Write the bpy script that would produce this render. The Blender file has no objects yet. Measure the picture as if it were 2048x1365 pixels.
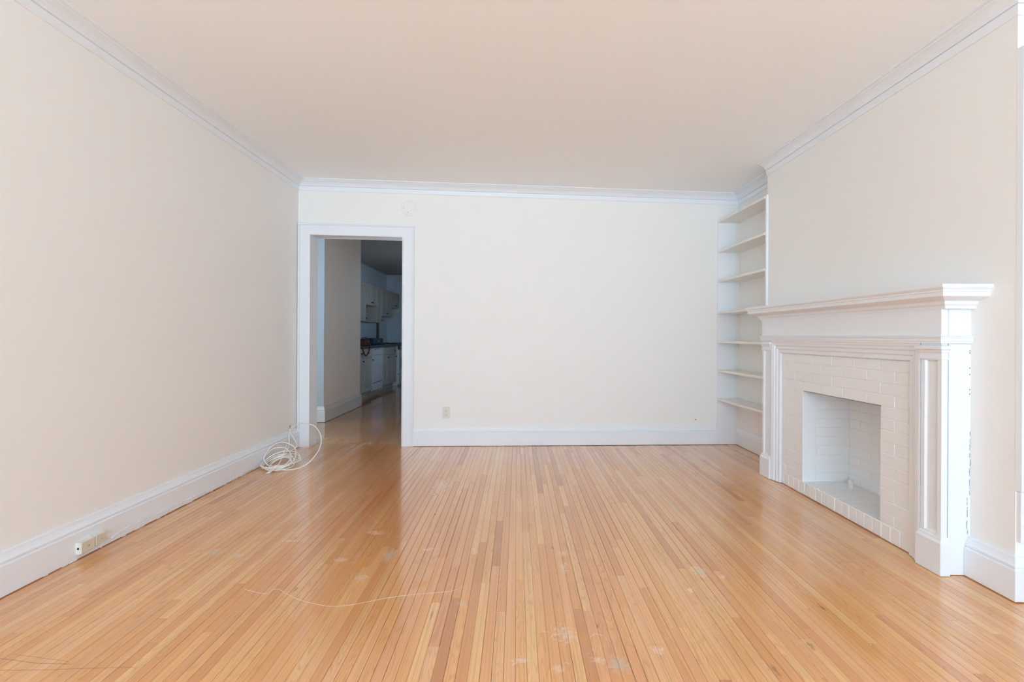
import bpy, bmesh, math, random
from mathutils import Vector

C = bpy.context.scene.collection
SC = bpy.context.scene
rnd = random.Random(7)

# ------------------------------------------------------------------ camera
cam_d = bpy.data.cameras.new('camera')
cam = bpy.data.objects.new('camera', cam_d)
C.objects.link(cam)
cam_d.sensor_width = 36.0
cam_d.sensor_fit = 'HORIZONTAL'
cam_d.lens = 980.0 / 2048 * 36.0
cam_d.shift_x = -10.0 / 2048
cam_d.shift_y = -9.5 / 2048
cam_d.clip_start = 0.02
cam.location = (0, 0, 1.10)
cam.rotation_mode = 'XYZ'
from mathutils import Matrix
cam.rotation_euler = (Matrix.Rotation(math.radians(90), 4, 'X') @ Matrix.Rotation(math.radians(0.3), 4, 'Z')).to_euler()
SC.camera = cam

# ------------------------------------------------------------------ world, exposure
w = bpy.data.worlds.new('sky'); SC.world = w; w.use_nodes = True
nt = w.node_tree; nt.nodes.clear()
out = nt.nodes.new('ShaderNodeOutputWorld'); bg = nt.nodes.new('ShaderNodeBackground')
tc = nt.nodes.new('ShaderNodeTexCoord'); sx = nt.nodes.new('ShaderNodeSeparateXYZ')
rp = nt.nodes.new('ShaderNodeValToRGB')
nt.links.new(tc.outputs['Generated'], sx.inputs[0])
mp = nt.nodes.new('ShaderNodeMapRange'); mp.inputs[1].default_value = -0.15; mp.inputs[2].default_value = 0.6
nt.links.new(sx.outputs['Z'], mp.inputs[0]); nt.links.new(mp.outputs[0], rp.inputs[0])
e = rp.color_ramp.elements
e[0].position = 0.0; e[0].color = (0.90, 1.23, 1.52, 1)  # glow below the horizon, added brighter than the sky to lift the ceiling
e[1].position = 1.0; e[1].color = (0.43, 0.76, 1.12, 1)
m = rp.color_ramp.elements.new(0.25); m.color = (0.565, 0.87, 1.14, 1)
nt.links.new(rp.outputs[0], bg.inputs[0]); bg.inputs[1].default_value = 13.6
nt.links.new(bg.outputs[0], out.inputs[0])

SC.view_settings.view_transform = 'Standard'
SC.view_settings.look = 'None'
SC.view_settings.gamma = 1.0
SC.view_settings.use_curve_mapping = False
SC.view_settings.exposure = -0.02
SC.cycles.use_denoising = True
SC.cycles.max_bounces = 14
SC.cycles.diffuse_bounces = 10
SC.cycles.glossy_bounces = 6
SC.cycles.caustics_reflective = False

# ceiling plane (slightly out of level) of the main room
def zc(x): return 2.598 - 0.0145 * x
# face of the far wall (slightly skewed)
def yb(x): return 4.935 + 0.05 * x
YREAR = -4.4
XL, XR, XA = -2.16, 2.105, 2.275     # left wall, chimney breast, alcove wall
XA2 = 2.33                           # right wall beside the camera

# ------------------------------------------------------------------ mesh helpers
class MB:
    def __init__(s): s.v = []; s.f = []; s.sm = []
    def add(s, vs, fs, smooth=False):
        o = len(s.v); s.v += [tuple(p) for p in vs]
        s.f += [tuple(i + o for i in f) for f in fs]; s.sm += [smooth] * len(fs)
    def box(s, x0, x1, y0, y1, z0, z1):
        vs = [(x, y, z) for x in (x0, x1) for y in (y0, y1) for z in (z0, z1)]
        s.add(vs, [(0, 1, 3, 2), (4, 6, 7, 5), (0, 4, 5, 1), (2, 3, 7, 6), (0, 2, 6, 4), (1, 5, 7, 3)])
    def fbox(s, x0, x1, y0, y1, z0, z1, axis, sign, c, back=False):
        """box whose face on the given axis and side is chamfered by c"""
        lo, hi = [x0, y0, z0], [x1, y1, z1]
        a, b = [k for k in range(3) if k != axis]
        face = hi[axis] if sign > 0 else lo[axis]
        bk = lo[axis] if sign > 0 else hi[axis]
        vs = []
        for d, ins in ((bk, 0), (face - sign * c, 0), (face, c)):
            for ua, ub in ((lo[a] + ins, lo[b] + ins), (hi[a] - ins, lo[b] + ins), (hi[a] - ins, hi[b] - ins), (lo[a] + ins, hi[b] - ins)):
                p = [0, 0, 0]; p[axis] = d; p[a] = ua; p[b] = ub; vs.append(p)
        fs = [(8, 9, 10, 11)]
        for k in range(4):
            n = (k + 1) % 4
            fs += [(k, n, n + 4, k + 4), (k + 4, n + 4, n + 8, k + 8)]
        if back: fs.append((0, 1, 2, 3))
        s.add(vs, fs)
    def prism(s, poly, z0, z1):
        """poly of XY points extruded; z0/z1 numbers or functions of x"""
        f0 = z0 if callable(z0) else (lambda x: z0)
        f1 = z1 if callable(z1) else (lambda x: z1)
        n = len(poly)
        vs = [(x, y, f0(x)) for x, y in poly] + [(x, y, f1(x)) for x, y in poly]
        s.add(vs, [tuple(range(n)), tuple(range(n, 2 * n))] + [(i, (i + 1) % n, (i + 1) % n + n, i + n) for i in range(n)])
    def tube(s, pts, r, n=8, caps=True):
        pts = [Vector(p) for p in pts]; rings = []
        ref = Vector((0.13, 0.2, 0.97)).normalized()
        for i, p in enumerate(pts):
            t = (pts[min(i + 1, len(pts) - 1)] - pts[max(i - 1, 0)]).normalized()
            u = t.cross(ref)
            if u.length < 1e-3: u = t.cross(Vector((1, 0, 0)))
            u.normalize(); v = t.cross(u)
            rr = r[i] if isinstance(r, (list, tuple)) else r
            rings.append([p + (u * math.cos(a) + v * math.sin(a)) * rr for a in [2 * math.pi * k / n for k in range(n)]])
            ref = -v
        vs = [q for g in rings for q in g]; fs = []
        for i in range(len(rings) - 1):
            for k in range(n):
                fs.append((i * n + k, i * n + (k + 1) % n, (i + 1) * n + (k + 1) % n, (i + 1) * n + k))
        if caps: fs += [tuple(range(n)), tuple(range((len(rings) - 1) * n, len(rings) * n))]
        s.add(vs, fs, True)
    def lathe(s, prof, origin, axis='x', n=32):
        """prof (r, h) revolved about an axis through origin"""
        ox, oy, oz = origin; vs = []
        for r, h in prof:
            for k in range(n):
                a = 2 * math.pi * k / n; c_, s_ = r * math.cos(a), r * math.sin(a)
                vs.append({'x': (ox + h, oy + c_, oz + s_), 'y': (ox + c_, oy + h, oz + s_), 'z': (ox + c_, oy + s_, oz + h)}[axis])
        fs = []
        for i in range(len(prof) - 1):
            for k in range(n):
                fs.append((i * n + k, i * n + (k + 1) % n, (i + 1) * n + (k + 1) % n, (i + 1) * n + k))
        fs += [tuple(range(n)), tuple(range((len(prof) - 1) * n, len(prof) * n))]
        s.add(vs, fs)
    def sweep(s, path, prof, side, fn, closed=True):
        """prof (offset, d) swept along a mitred 2D path; fn(a, b, d) -> world"""
        n = len(path); offs = []
        nr = []
        for i in range(n - 1):
            dx, dy = path[i + 1][0] - path[i][0], path[i + 1][1] - path[i][1]
            L = math.hypot(dx, dy); nr.append((-dy / L * side, dx / L * side))
        for i in range(n):
            if i == 0: offs.append(nr[0])
            elif i == n - 1: offs.append(nr[-1])
            else:
                a, b = nr[i - 1], nr[i]; mx, my = a[0] + b[0], a[1] + b[1]
                k = 2.0 / (mx * mx + my * my); offs.append((mx * k, my * k))
        m_ = len(prof); vs = []
        for (px, py), (ox, oy) in zip(path, offs):
            for o, d in prof: vs.append(fn(px + ox * o, py + oy * o, d))
        fs = []
        for i in range(n - 1):
            for k in range(m_ if closed else m_ - 1):
                q = (k + 1) % m_
                fs.append((i * m_ + k, i * m_ + q, (i + 1) * m_ + q, (i + 1) * m_ + k))
        fs += [tuple(range(m_)), tuple(range((n - 1) * m_, n * m_))]
        s.add(vs, fs)
    def build(s, name, mat, parent=None, attr=None, recalc=True, bevel=0):
        me = bpy.data.meshes.new(name)
        me.from_pydata(s.v, [], s.f)
        if recalc or bevel:
            bm = bmesh.new(); bm.from_mesh(me)
            if bevel: bmesh.ops.bevel(bm, geom=bm.edges[:], offset=bevel, segments=2, affect='EDGES', profile=0.6)
            bmesh.ops.recalc_face_normals(bm, faces=bm.faces[:]); bm.to_mesh(me); bm.free()
        if not bevel: me.polygons.foreach_set('use_smooth', s.sm)
        if attr is not None:
            a = me.attributes.new('tone', 'FLOAT', 'FACE'); a.data.foreach_set('value', attr)
        me.materials.append(mat)
        o = bpy.data.objects.new(name, me); C.objects.link(o)
        if parent is not None: o.parent = parent; o.matrix_parent_inverse = parent.matrix_world.inverted()
        return o

def place(o, loc):
    """move the object's origin to loc, keeping the mesh where it is"""
    o.data.transform(Matrix.Translation(-Vector(loc))); o.location = loc
    if o.parent is None: o.matrix_world = Matrix.Translation(loc)
def empty(name, loc, label, cat, group=None, kind=None):
    o = bpy.data.objects.new(name, None); C.objects.link(o); o.location = loc; o.empty_display_size = 0.1
    o.matrix_world = Matrix.Translation(loc)
    if label: o['label'] = label
    if cat: o['category'] = cat
    if group: o['group'] = group
    if kind: o['kind'] = kind
    return o
def tag(o, label, cat, group=None):
    o['label'] = label; o['category'] = cat
    if group: o['group'] = group
    return o
def struct(o, label=None):
    o['kind'] = 'structure'
    if label: o['label'] = label
    return o

# ------------------------------------------------------------------ materials
def mat(name, col, rough=0.5, spec=0.5, bump=0.0, bscale=60, metal=0.0, var=0.0, vscale=2.0, coat=0.0):
    m = bpy.data.materials.new(name); m.use_nodes = True; t = m.node_tree
    b = t.nodes['Principled BSDF']
    b.inputs['Roughness'].default_value = rough; b.inputs['Specular IOR Level'].default_value = spec
    b.inputs['Metallic'].default_value = metal; b.inputs['Coat Weight'].default_value = coat
    g = t.nodes.new('ShaderNodeNewGeometry')
    n = t.nodes.new('ShaderNodeTexNoise'); n.inputs['Scale'].default_value = vscale; n.inputs['Detail'].default_value = 4
    t.links.new(g.outputs['Position'], n.inputs['Vector'])
    mx = t.nodes.new('ShaderNodeMix'); mx.data_type = 'RGBA'
    mx.inputs[6].default_value = (*[c * (1 - var) for c in col], 1); mx.inputs[7].default_value = (*[min(1, c * (1 + var)) for c in col], 1)
    t.links.new(n.outputs['Fac'], mx.inputs[0]); t.links.new(mx.outputs[2], b.inputs['Base Color'])
    if bump:
        n2 = t.nodes.new('ShaderNodeTexNoise'); n2.inputs['Scale'].default_value = bscale; n2.inputs['Detail'].default_value = 3
        t.links.new(g.outputs['Position'], n2.inputs['Vector'])
        bp = t.nodes.new('ShaderNodeBump'); bp.inputs['Strength'].default_value = bump; bp.inputs['Distance'].default_value = 0.002
        t.links.new(n2.outputs['Fac'], bp.inputs['Height']); t.links.new(bp.outputs[0], b.inputs['Normal'])
    return m

M_WALL = mat('wall_paint', (0.855, 0.845, 0.82), 0.55, 0.4, 0.25, 45, var=0.012)
M_CEIL = mat('ceiling_paint', (0.92, 0.95, 0.97), 0.7, 0.3, 0.2, 40, var=0.012)
M_TRIM = mat('white_gloss_paint', (0.81, 0.84, 0.88), 0.45, 0.5, 0.35, 30, var=0.01)
M_SHELF = mat('cream_shelf_paint', (0.82, 0.80, 0.765), 0.4, 0.5, 0.3, 35, var=0.012)
M_BRICK = mat('painted_brick', (0.84, 0.85, 0.855), 0.42, 0.5, 0.5, 130, var=0.012, vscale=14)
M_MORTAR = mat('painted_mortar', (0.84, 0.85, 0.855), 0.5, 0.4, 0.6, 150, var=0.02, vscale=30)
M_DARK = mat('dark_gap', (0.03, 0.025, 0.02), 0.9, 0.1)
M_SUB = mat('subfloor', (0.10, 0.055, 0.03), 0.9, 0.1)
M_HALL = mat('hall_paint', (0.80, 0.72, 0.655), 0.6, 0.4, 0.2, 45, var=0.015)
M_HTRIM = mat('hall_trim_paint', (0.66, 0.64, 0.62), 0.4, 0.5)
M_HALL_LIT = mat('hall_paint_window_lit', (0.42, 0.44, 0.46), 0.55, 0.4, 0.2, 45)  # cool tint: the side window's bluish light put into the wall colour
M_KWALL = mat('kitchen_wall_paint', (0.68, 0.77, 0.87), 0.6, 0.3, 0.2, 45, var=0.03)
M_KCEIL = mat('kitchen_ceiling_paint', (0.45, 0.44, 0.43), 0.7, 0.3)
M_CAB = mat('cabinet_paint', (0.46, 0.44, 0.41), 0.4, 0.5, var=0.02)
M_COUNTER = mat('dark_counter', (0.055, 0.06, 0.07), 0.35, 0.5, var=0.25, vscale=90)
M_APPL = mat('appliance_white', (0.62, 0.65, 0.70), 0.25, 0.5)
M_BLACK = mat('black_enamel', (0.012, 0.012, 0.014), 0.3, 0.5)
M_KNOB = mat('dark_bronze', (0.03, 0.025, 0.022), 0.35, 0.5, metal=0.6)
M_LEATHER = mat('brown_leather', (0.10, 0.022, 0.012), 0.45, 0.5, 0.6, 200, var=0.3, vscale=30)
M_BOX = mat('dark_blue_enamel', (0.018, 0.035, 0.065), 0.4, 0.5)
M_BEIGE = mat('beige_plastic', (0.66, 0.60, 0.49), 0.4, 0.5, var=0.04, vscale=20)
M_IVORY = mat('ivory_plastic', (0.74, 0.72, 0.64), 0.35, 0.5)
M_CABLE = mat('white_cable', (0.88, 0.87, 0.82), 0.4, 0.5, var=0.04, vscale=30)
M_BRASS = mat('dull_brass', (0.55, 0.45, 0.25), 0.35, 0.5, metal=1.0)
M_THREAD = mat('pale_thread', (0.85, 0.76, 0.62), 0.5, 0.4)
M_PIPE = mat('painted_pipe', (0.80, 0.79, 0.76), 0.45, 0.5, 0.5, 200)

def floor_material(name):
    m = bpy.data.materials.new(name); m.use_nodes = True; t = m.node_tree; L = t.links
    b = t.nodes['Principled BSDF']
    N = lambda k: t.nodes.new('ShaderNode' + k)
    def math_(op, a, b_=None, c_=None, clamp=False):
        n = N('Math'); n.operation = op; n.use_clamp = clamp
        for i, q in enumerate((a, b_, c_)):
            if q is None: continue
            if isinstance(q, (int, float)): n.inputs[i].default_value = q
            else: L.new(q, n.inputs[i])
        return n.outputs[0]
    def mixc(f, a, b_, blend='MIX'):
        n = N('Mix'); n.data_type = 'RGBA'; n.blend_type = blend
        for i, q in ((0, f), (6, a), (7, b_)):
            if isinstance(q, tuple): n.inputs[i].default_value = (*q, 1)
            elif isinstance(q, (int, float)): n.inputs[i].default_value = q
            else: L.new(q, n.inputs[i])
        return n.outputs[2]
    g = N('NewGeometry'); at = N('Attribute'); at.attribute_name = 'tone'
    tone = at.outputs['Fac']
    sep = N('SeparateXYZ'); L.new(g.outputs['Position'], sep.inputs[0])
    X, Y = sep.outputs['X'], sep.outputs['Y']
    # plank colour from its tone
    ramp = N('ValToRGB'); el = ramp.color_ramp.elements
    el[0].position = 0.0; el[0].color = (0.52, 0.215, 0.075, 1)
    el[1].position = 1.0; el[1].color = (0.83, 0.485, 0.205, 1)
    for p, c in ((0.15, (0.64, 0.275, 0.098)), (0.35, (0.72, 0.325, 0.112)), (0.6, (0.78, 0.385, 0.136)), (0.8, (0.81, 0.43, 0.16))):
        q = el.new(p); q.color = (*c, 1)
    L.new(tone, ramp.inputs[0])
    # fine straight grain: noise stretched along the board, shifted per board
    comb = N('CombineXYZ')
    L.new(math_('MULTIPLY', X, 1.0), comb.inputs[0]); L.new(math_('MULTIPLY_ADD', Y, 0.007, math_('MULTIPLY', tone, 37.7)), comb.inputs[1])
    L.new(math_('MULTIPLY', tone, 91.3), comb.inputs[2])
    n1 = N('TexNoise'); n1.inputs['Scale'].default_value = 130; n1.inputs['Detail'].default_value = 3; n1.inputs['Roughness'].default_value = 0.65
    L.new(comb.outputs[0], n1.inputs['Vector'])
    grain = N('MapRange'); L.new(n1.outputs['Fac'], grain.inputs[0]); grain.inputs[1].default_value = 0.44; grain.inputs[2].default_value = 0.68
    # flat-sawn figure
    comb2 = N('CombineXYZ')
    L.new(X, comb2.inputs[0]); L.new(math_('MULTIPLY_ADD', Y, 0.07, math_('MULTIPLY', tone, 13.1)), comb2.inputs[1]); L.new(math_('MULTIPLY', tone, 55.0), comb2.inputs[2])
    n2 = N('TexNoise'); n2.inputs['Scale'].default_value = 22; n2.inputs['Detail'].default_value = 1.5; n2.inputs['Distortion'].default_value = 0.4
    L.new(comb2.outputs[0], n2.inputs['Vector'])
    fig = math_('SINE', math_('MULTIPLY', n2.outputs['Fac'], 95.0))
    figm = N('MapRange'); L.new(fig, figm.inputs[0]); figm.inputs[1].default_value = 0.45; figm.inputs[2].default_value = 1.0
    # figure only on some boards
    fsel = math_('GREATER_THAN', math_('FRACT', math_('MULTIPLY', tone, 17.0)), 0.45)
    pk = math_('GREATER_THAN', math_('FRACT', math_('MULTIPLY', tone, 29.0)), 0.70)
    col = mixc(math_('MULTIPLY', pk, 0.34), ramp.outputs[0], (0.77, 0.36, 0.185))
    col = mixc(math_('MULTIPLY', grain.outputs[0], 0.36), col, (0.44, 0.19, 0.065))
    col = mixc(math_('MULTIPLY', math_('MULTIPLY', figm.outputs[0], fsel), 0.26), col, (0.36, 0.15, 0.055))
    # broad mellowing, redder worn varnish in places
    n3 = N('TexNoise'); n3.inputs['Scale'].default_value = 1.3; n3.inputs['Detail'].default_value = 5
    L.new(g.outputs['Position'], n3.inputs['Vector'])
    b3 = N('MapRange'); L.new(n3.outputs['Fac'], b3.inputs[0]); b3.inputs[1].default_value = 0.45; b3.inputs[2].default_value = 0.7
    col = mixc(math_('MULTIPLY', b3.outputs[0], 0.30), col, (0.64, 0.27, 0.085))
    # band out of the doorway: the dark hall's reflection put into the colour
    dist = math_('ABSOLUTE', math_('ADD', math_('MULTIPLY_ADD', math_('SUBTRACT', Y, 5.0), 0.34, X), 1.45))
    tr = N('MapRange'); L.new(math_('ADD', dist, math_('MULTIPLY', n3.outputs['Fac'], 0.25)), tr.inputs[0]); tr.inputs[1].default_value = 0.62; tr.inputs[2].default_value = 0.12
    yf = N('MapRange'); L.new(Y, yf.inputs[0]); yf.inputs[1].default_value = 2.1; yf.inputs[2].default_value = 3.6
    col = mixc(math_('MULTIPLY', math_('MULTIPLY', tr.outputs[0], yf.outputs[0]), 0.75), col, (0.56, 0.20, 0.045))
    # the hall floor beyond the opening is browned: its dim light is put into the colour
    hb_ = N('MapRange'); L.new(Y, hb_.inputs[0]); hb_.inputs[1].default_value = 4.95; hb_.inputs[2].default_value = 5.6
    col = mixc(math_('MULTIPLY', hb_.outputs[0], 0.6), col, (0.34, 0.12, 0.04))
    # scuffs and dull patches
    nz = N('TexNoise'); nz.inputs['Scale'].default_value = 55; nz.inputs['Detail'].default_value = 6; nz.inputs['Roughness'].default_value = 0.7
    L.new(g.outputs['Position'], nz.inputs['Vector'])
    def spot(cx, cy, rx, ry, rot=0.0):
        c_, s_ = math.cos(rot), math.sin(rot)
        dx, dy = math_('SUBTRACT', X, cx), math_('SUBTRACT', Y, cy)
        u = math_('DIVIDE', math_('ADD', math_('MULTIPLY', dx, c_), math_('MULTIPLY', dy, s_)), rx)
        v = math_('DIVIDE', math_('SUBTRACT', math_('MULTIPLY', dy, c_), math_('MULTIPLY', dx, s_)), ry)
        r = math_('SQRT', math_('ADD', math_('MULTIPLY', u, u), math_('MULTIPLY', v, v)))
        return math_('SUBTRACT', 1.0, r, clamp=True)
    def group(spots, lo, hi):
        acc = None
        for s_ in spots:
            q = spot(*s_); acc = q if acc is None else math_('MAXIMUM', acc, q)
        mr = N('MapRange'); mr.inputs[1].default_value = lo; mr.inputs[2].default_value = hi
        L.new(math_('ADD', math_('MULTIPLY', acc, 0.75), math_('MULTIPLY', math_('SUBTRACT', nz.outputs['Fac'], 0.5), 1.5)), mr.inputs[0])
        return math_('MULTIPLY', mr.outputs[0], math_('GREATER_THAN', acc, 0.01))
    grey = group([(-0.629, 2.448, 0.055, 0.12), (-1.521, 2.477, 0.075, 0.07), (0.343, 1.643, 0.07, 0.07, 0.5), (-1.38, 2.44, 0.04, 0.03),
                  (0.86, 2.30, 0.05, 0.09), (-0.218, 2.013, 0.03, 0.035)], 0.30, 0.62)
    white = group([(0.183, 1.807, 0.09, 0.12), (0.28, 1.668, 0.06, 0.04), (0.23, 2.33, 0.05, 0.12), (0.24, 2.48, 0.04, 0.06), (-0.78, 2.73, 0.09, 0.07),
                   (-0.45, 2.52, 0.06, 0.05), (0.02, 1.66, 0.06, 0.04), (0.14, 1.62, 0.05, 0.05), (0.76, 2.13, 0.03, 0.05), (0.95, 2.25, 0.03, 0.04),
                   (-0.55, 3.55, 0.12, 0.35), (-0.86, 2.40, 0.08, 0.05), (-1.2, 2.62, 0.08, 0.03), (0.5, 1.72, 0.05, 0.05), (-0.70, 2.22, 0.06, 0.06)], 0.42, 0.75)
    col = mixc(math_('MULTIPLY', grey, 0.62), col, (0.52, 0.46, 0.36))
    col = mixc(math_('MULTIPLY', white, 0.42), col, (0.86, 0.72, 0.66))
    orange = group([(-0.735, 2.325, 0.035, 0.09), (0.255, 1.79, 0.035, 0.045), (-0.42, 2.17, 0.04, 0.05)], 0.1, 0.4)
    col = mixc(math_('MULTIPLY', orange, 0.5), col, (0.70, 0.28, 0.05))
    # dark scratches near the lower left corner of the view, as short line segments
    def seg(x0, y0, x1, y1, wd):
        dx, dy = x1 - x0, y1 - y0; l2 = dx * dx + dy * dy
        px, py = math_('SUBTRACT', X, x0), math_('SUBTRACT', Y, y0)
        tt = math_('DIVIDE', math_('ADD', math_('MULTIPLY', px, dx), math_('MULTIPLY', py, dy)), l2, clamp=True)
        ex, ey = math_('SUBTRACT', px, math_('MULTIPLY', tt, dx)), math_('SUBTRACT', py, math_('MULTIPLY', tt, dy))
        d = math_('SQRT', math_('ADD', math_('MULTIPLY', ex, ex), math_('MULTIPLY', ey, ey)))
        mr = N('MapRange'); L.new(d, mr.inputs[0]); mr.inputs[1].default_value = wd; mr.inputs[2].default_value = wd * 0.3
        return mr.outputs[0]
    sc_ = None
    for q in ((-1.75, 1.66, -1.60, 1.635, .0022), (-1.60, 1.635, -1.48, 1.632, .0022), (-1.74, 1.60, -1.55, 1.602, .002), (-1.55, 1.602, -1.42, 1.61, .002),
              (-1.42, 1.61, -1.26, 1.618, .0018), (-1.72, 1.68, -1.50, 1.645, .0014)):
        v = seg(*q); sc_ = v if sc_ is None else math_('MAXIMUM', sc_, v)
    col = mixc(math_('MULTIPLY', sc_, 0.65), col, (0.20, 0.08, 0.04))
    # curled pale scratches and a few dark knots
    def ring(cx, cy, r, wd):
        dx, dy = math_('SUBTRACT', X, cx), math_('MULTIPLY', math_('SUBTRACT', Y, cy), 0.6)
        d = math_('ABSOLUTE', math_('SUBTRACT', math_('SQRT', math_('ADD', math_('MULTIPLY', dx, dx), math_('MULTIPLY', dy, dy))), r))
        mr = N('MapRange'); L.new(d, mr.inputs[0]); mr.inputs[1].default_value = wd; mr.inputs[2].default_value = wd * 0.3
        return mr.outputs[0]
    ws = None
    for q in ((0.155, 1.845, .022, .0016), (0.165, 1.80, .030, .0014), (0.30, 1.755, .034, .0012), (0.17, 1.60, .03, .0012)):
        v = ring(*q); ws = v if ws is None else math_('MAXIMUM', ws, v)
    for q in ((0.10, 1.83, 0.16, 1.80, .0014), (0.25, 1.70, 0.33, 1.75, .0014), (-0.02, 1.62, 0.03, 1.70, .0012), (0.27, 1.66, 0.34, 1.67, .002)):
        ws = math_('MAXIMUM', ws, seg(*q))
    col = mixc(math_('MULTIPLY', math_('MULTIPLY', ws, math_('GREATER_THAN', nz.outputs['Fac'], 0.51)), 0.5), col, (0.90, 0.78, 0.72))
    knot = group([(0.312, 1.86, 0.008, 0.022), (1.055, 1.75, 0.013, 0.05), (0.19, 2.55, 0.010, 0.03), (-0.95, 2.12, 0.008, 0.03), (1.25, 2.0, 0.01, 0.04), (-0.33, 1.93, 0.006, 0.05),
                  (-0.50, 3.02, 0.01, 0.03), (0.86, 1.62, 0.012, 0.05)], 0.15, 0.5)
    col = mixc(math_('MULTIPLY', knot, 0.5), col, (0.12, 0.05, 0.025))
    # pale paint specks and dust
    vo = N('TexVoronoi'); vo.inputs['Scale'].default_value = 9.0; L.new(g.outputs['Position'], vo.inputs['Vector'])
    sp = math_('LESS_THAN', vo.outputs['Distance'], 0.018)
    col = mixc(math_('MULTIPLY', sp, 0.7), col, (0.88, 0.80, 0.72))
    L.new(col, b.inputs['Base Color'])
    # varnish
    L.new(math_('MULTIPLY_ADD', math_('MAXIMUM', grey, white), 0.25, 0.27), b.inputs['Roughness'])
    b.inputs['Specular IOR Level'].default_value = 0.3
    b.inputs['IOR'].default_value = 1.5
    b.inputs['Coat Weight'].default_value = 1.0; b.inputs['Coat Roughness'].default_value = 0.085; b.inputs['Coat IOR'].default_value = 1.55
    bp = N('Bump'); bp.inputs['Strength'].default_value = 0.12; bp.inputs['Distance'].default_value = 0.0006
    L.new(n1.outputs['Fac'], bp.inputs['Height']); L.new(bp.outputs[0], b.inputs['Normal'])
    return m
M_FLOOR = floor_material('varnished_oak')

# ================================================================== SHELL
m = MB()
m.box(-2.5, 2.7, YREAR - 0.2, 5.3, -0.12, -0.018)
m.box(-4.8, -0.4, 5.3, 12.5, -0.12, -0.018)
floor = struct(m.build('floor', M_SUB), 'narrow strip oak floor with glossy orange varnish, worn and scuffed')

# ---- oak strips
SW = 0.0385
cells = []
def strips(x0, x1, y0, y1, long_=False):
    k = math.floor(x0 / SW)
    while k * SW < x1 - 0.004:
        a, b = max(x0, k * SW), min(x1, (k + 1) * SW)
        y = y0
        first = True
        while y < y1 - 0.02:
            L_ = rnd.uniform(0.4, 2.0) if not long_ else rnd.uniform(1.2, 2.4)
            if first: L_ *= rnd.uniform(0.3, 1); first = False
            e_ = min(y1, y + L_)
            if y1 - e_ < 0.2: e_ = y1
            cells.append((a, b, y, e_)); y = e_
        k += 1
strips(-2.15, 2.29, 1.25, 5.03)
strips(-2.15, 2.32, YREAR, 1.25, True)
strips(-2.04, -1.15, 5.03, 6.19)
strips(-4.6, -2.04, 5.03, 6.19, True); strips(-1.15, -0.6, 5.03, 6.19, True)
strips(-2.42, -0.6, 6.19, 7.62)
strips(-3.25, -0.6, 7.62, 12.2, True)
def vis(c):
    a, b, y0, y1 = c
    x = (a + b) / 2
    y0c = max(y0, 1.56, abs(x) / 1.05)
    if y1 <= y0c: return 0
    if y1 > 5.05 and not (-2.05 < x): return 0
    if x > 1.99 + 0.0 and y0c < 3.9: return 0
    return (b - a) * (1 / y0c - 1 / y1)
order = sorted(cells, key=lambda c: -vis(c))
def plank_mesh(mb, c, top):
    a, b, y0, y1 = c
    g_ = 0.0002 if rnd.random() < 0.5 else rnd.uniform(0.0003, 0.0010)
    mb.fbox(a + g_, b - g_, y0 + 0.0004, y1 - 0.0004, -0.018, top, 2, 1, 0.0007)
def tone():
    r = rnd.random()
    if r < 0.06: return rnd.uniform(0.02, 0.2)
    if r < 0.30: return rnd.uniform(0.25, 0.5)
    return rnd.uniform(0.5, 1.0)
N_ONE = 300
for c in order[:N_ONE]:
    mb = MB(); plank_mesh(mb, c, rnd.uniform(-0.0003, 0.0))
    tn = tone()
    o = mb.build('plank', M_FLOOR, floor, attr=[tn] * len(mb.f), recalc=False)
    place(o, (c[0], c[2], 0))
mb = MB(); at_ = []
for c in order[N_ONE:]:
    n0 = len(mb.f); plank_mesh(mb, c, rnd.uniform(-0.0003, 0.0)); at_ += [tone()] * (len(mb.f) - n0)
o = mb.build('planks', M_FLOOR, floor, attr=at_, recalc=False); o['kind'] = 'stuff'

# ---- ceiling
m = MB()
m.prism([(-2.5, YREAR - 0.2), (2.7, YREAR - 0.2), (2.7, 5.12), (-2.5, 4.88)], zc, lambda x: zc(x) + 0.15)
struct(m.build('ceiling', M_CEIL), 'smooth pale ceiling of the empty room')
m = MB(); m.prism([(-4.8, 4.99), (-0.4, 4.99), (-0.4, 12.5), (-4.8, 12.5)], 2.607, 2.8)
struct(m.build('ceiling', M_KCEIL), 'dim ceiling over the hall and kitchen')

# ---- main room walls
ZT = 2.75
m = MB(); m.box(XL - 0.15, XL, YREAR - 0.15, 5.0, -0.02, ZT)
struct(m.build('wall_left', M_WALL), 'long plain cream wall on the left')
T = 0.17
DX0, DX1 = -2.042, -1.138
def dtop(x): return 2.093 - 0.0135 * (x + 2.042)
m = MB()
m.prism([(-4.8, yb(-4.8)), (DX0, yb(DX0)), (DX0, yb(DX0) + T), (-4.8, yb(DX0) + T)], -0.02, ZT)
m.prism([(DX1, yb(DX1)), (XA + .3, yb(XA + .3)), (XA + .3, yb(XA + .3) + T), (DX1, yb(DX1) + T)], -0.02, ZT)
m.prism([(DX0, yb(DX0)), (DX1, yb(DX1)), (DX1, yb(DX1) + T), (DX0, yb(DX0) + T)], dtop, ZT)
struct(m.build('wall_back', M_WALL), 'plain cream far wall with a cased opening at its left end')
m = MB(); m.box(XA, XA + 0.3, 4.12, 5.2, -0.02, ZT)
struct(m.build('wall_right', M_WALL), 'cream wall at the back of the bookcase alcove')
BY0, BY1 = 2.066, 4.132
m = MB()
m.box(XR, XA + 0.3, BY0, 2.60, -0.02, ZT); m.box(XR, XA + 0.3, 3.52, BY1, -0.02, ZT)
m.box(XR, XA + 0.3, 2.60, 3.52, 0.86, ZT); m.box(2.45, XA + 0.3, 2.60, 3.52, -0.02, 0.86)
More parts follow.
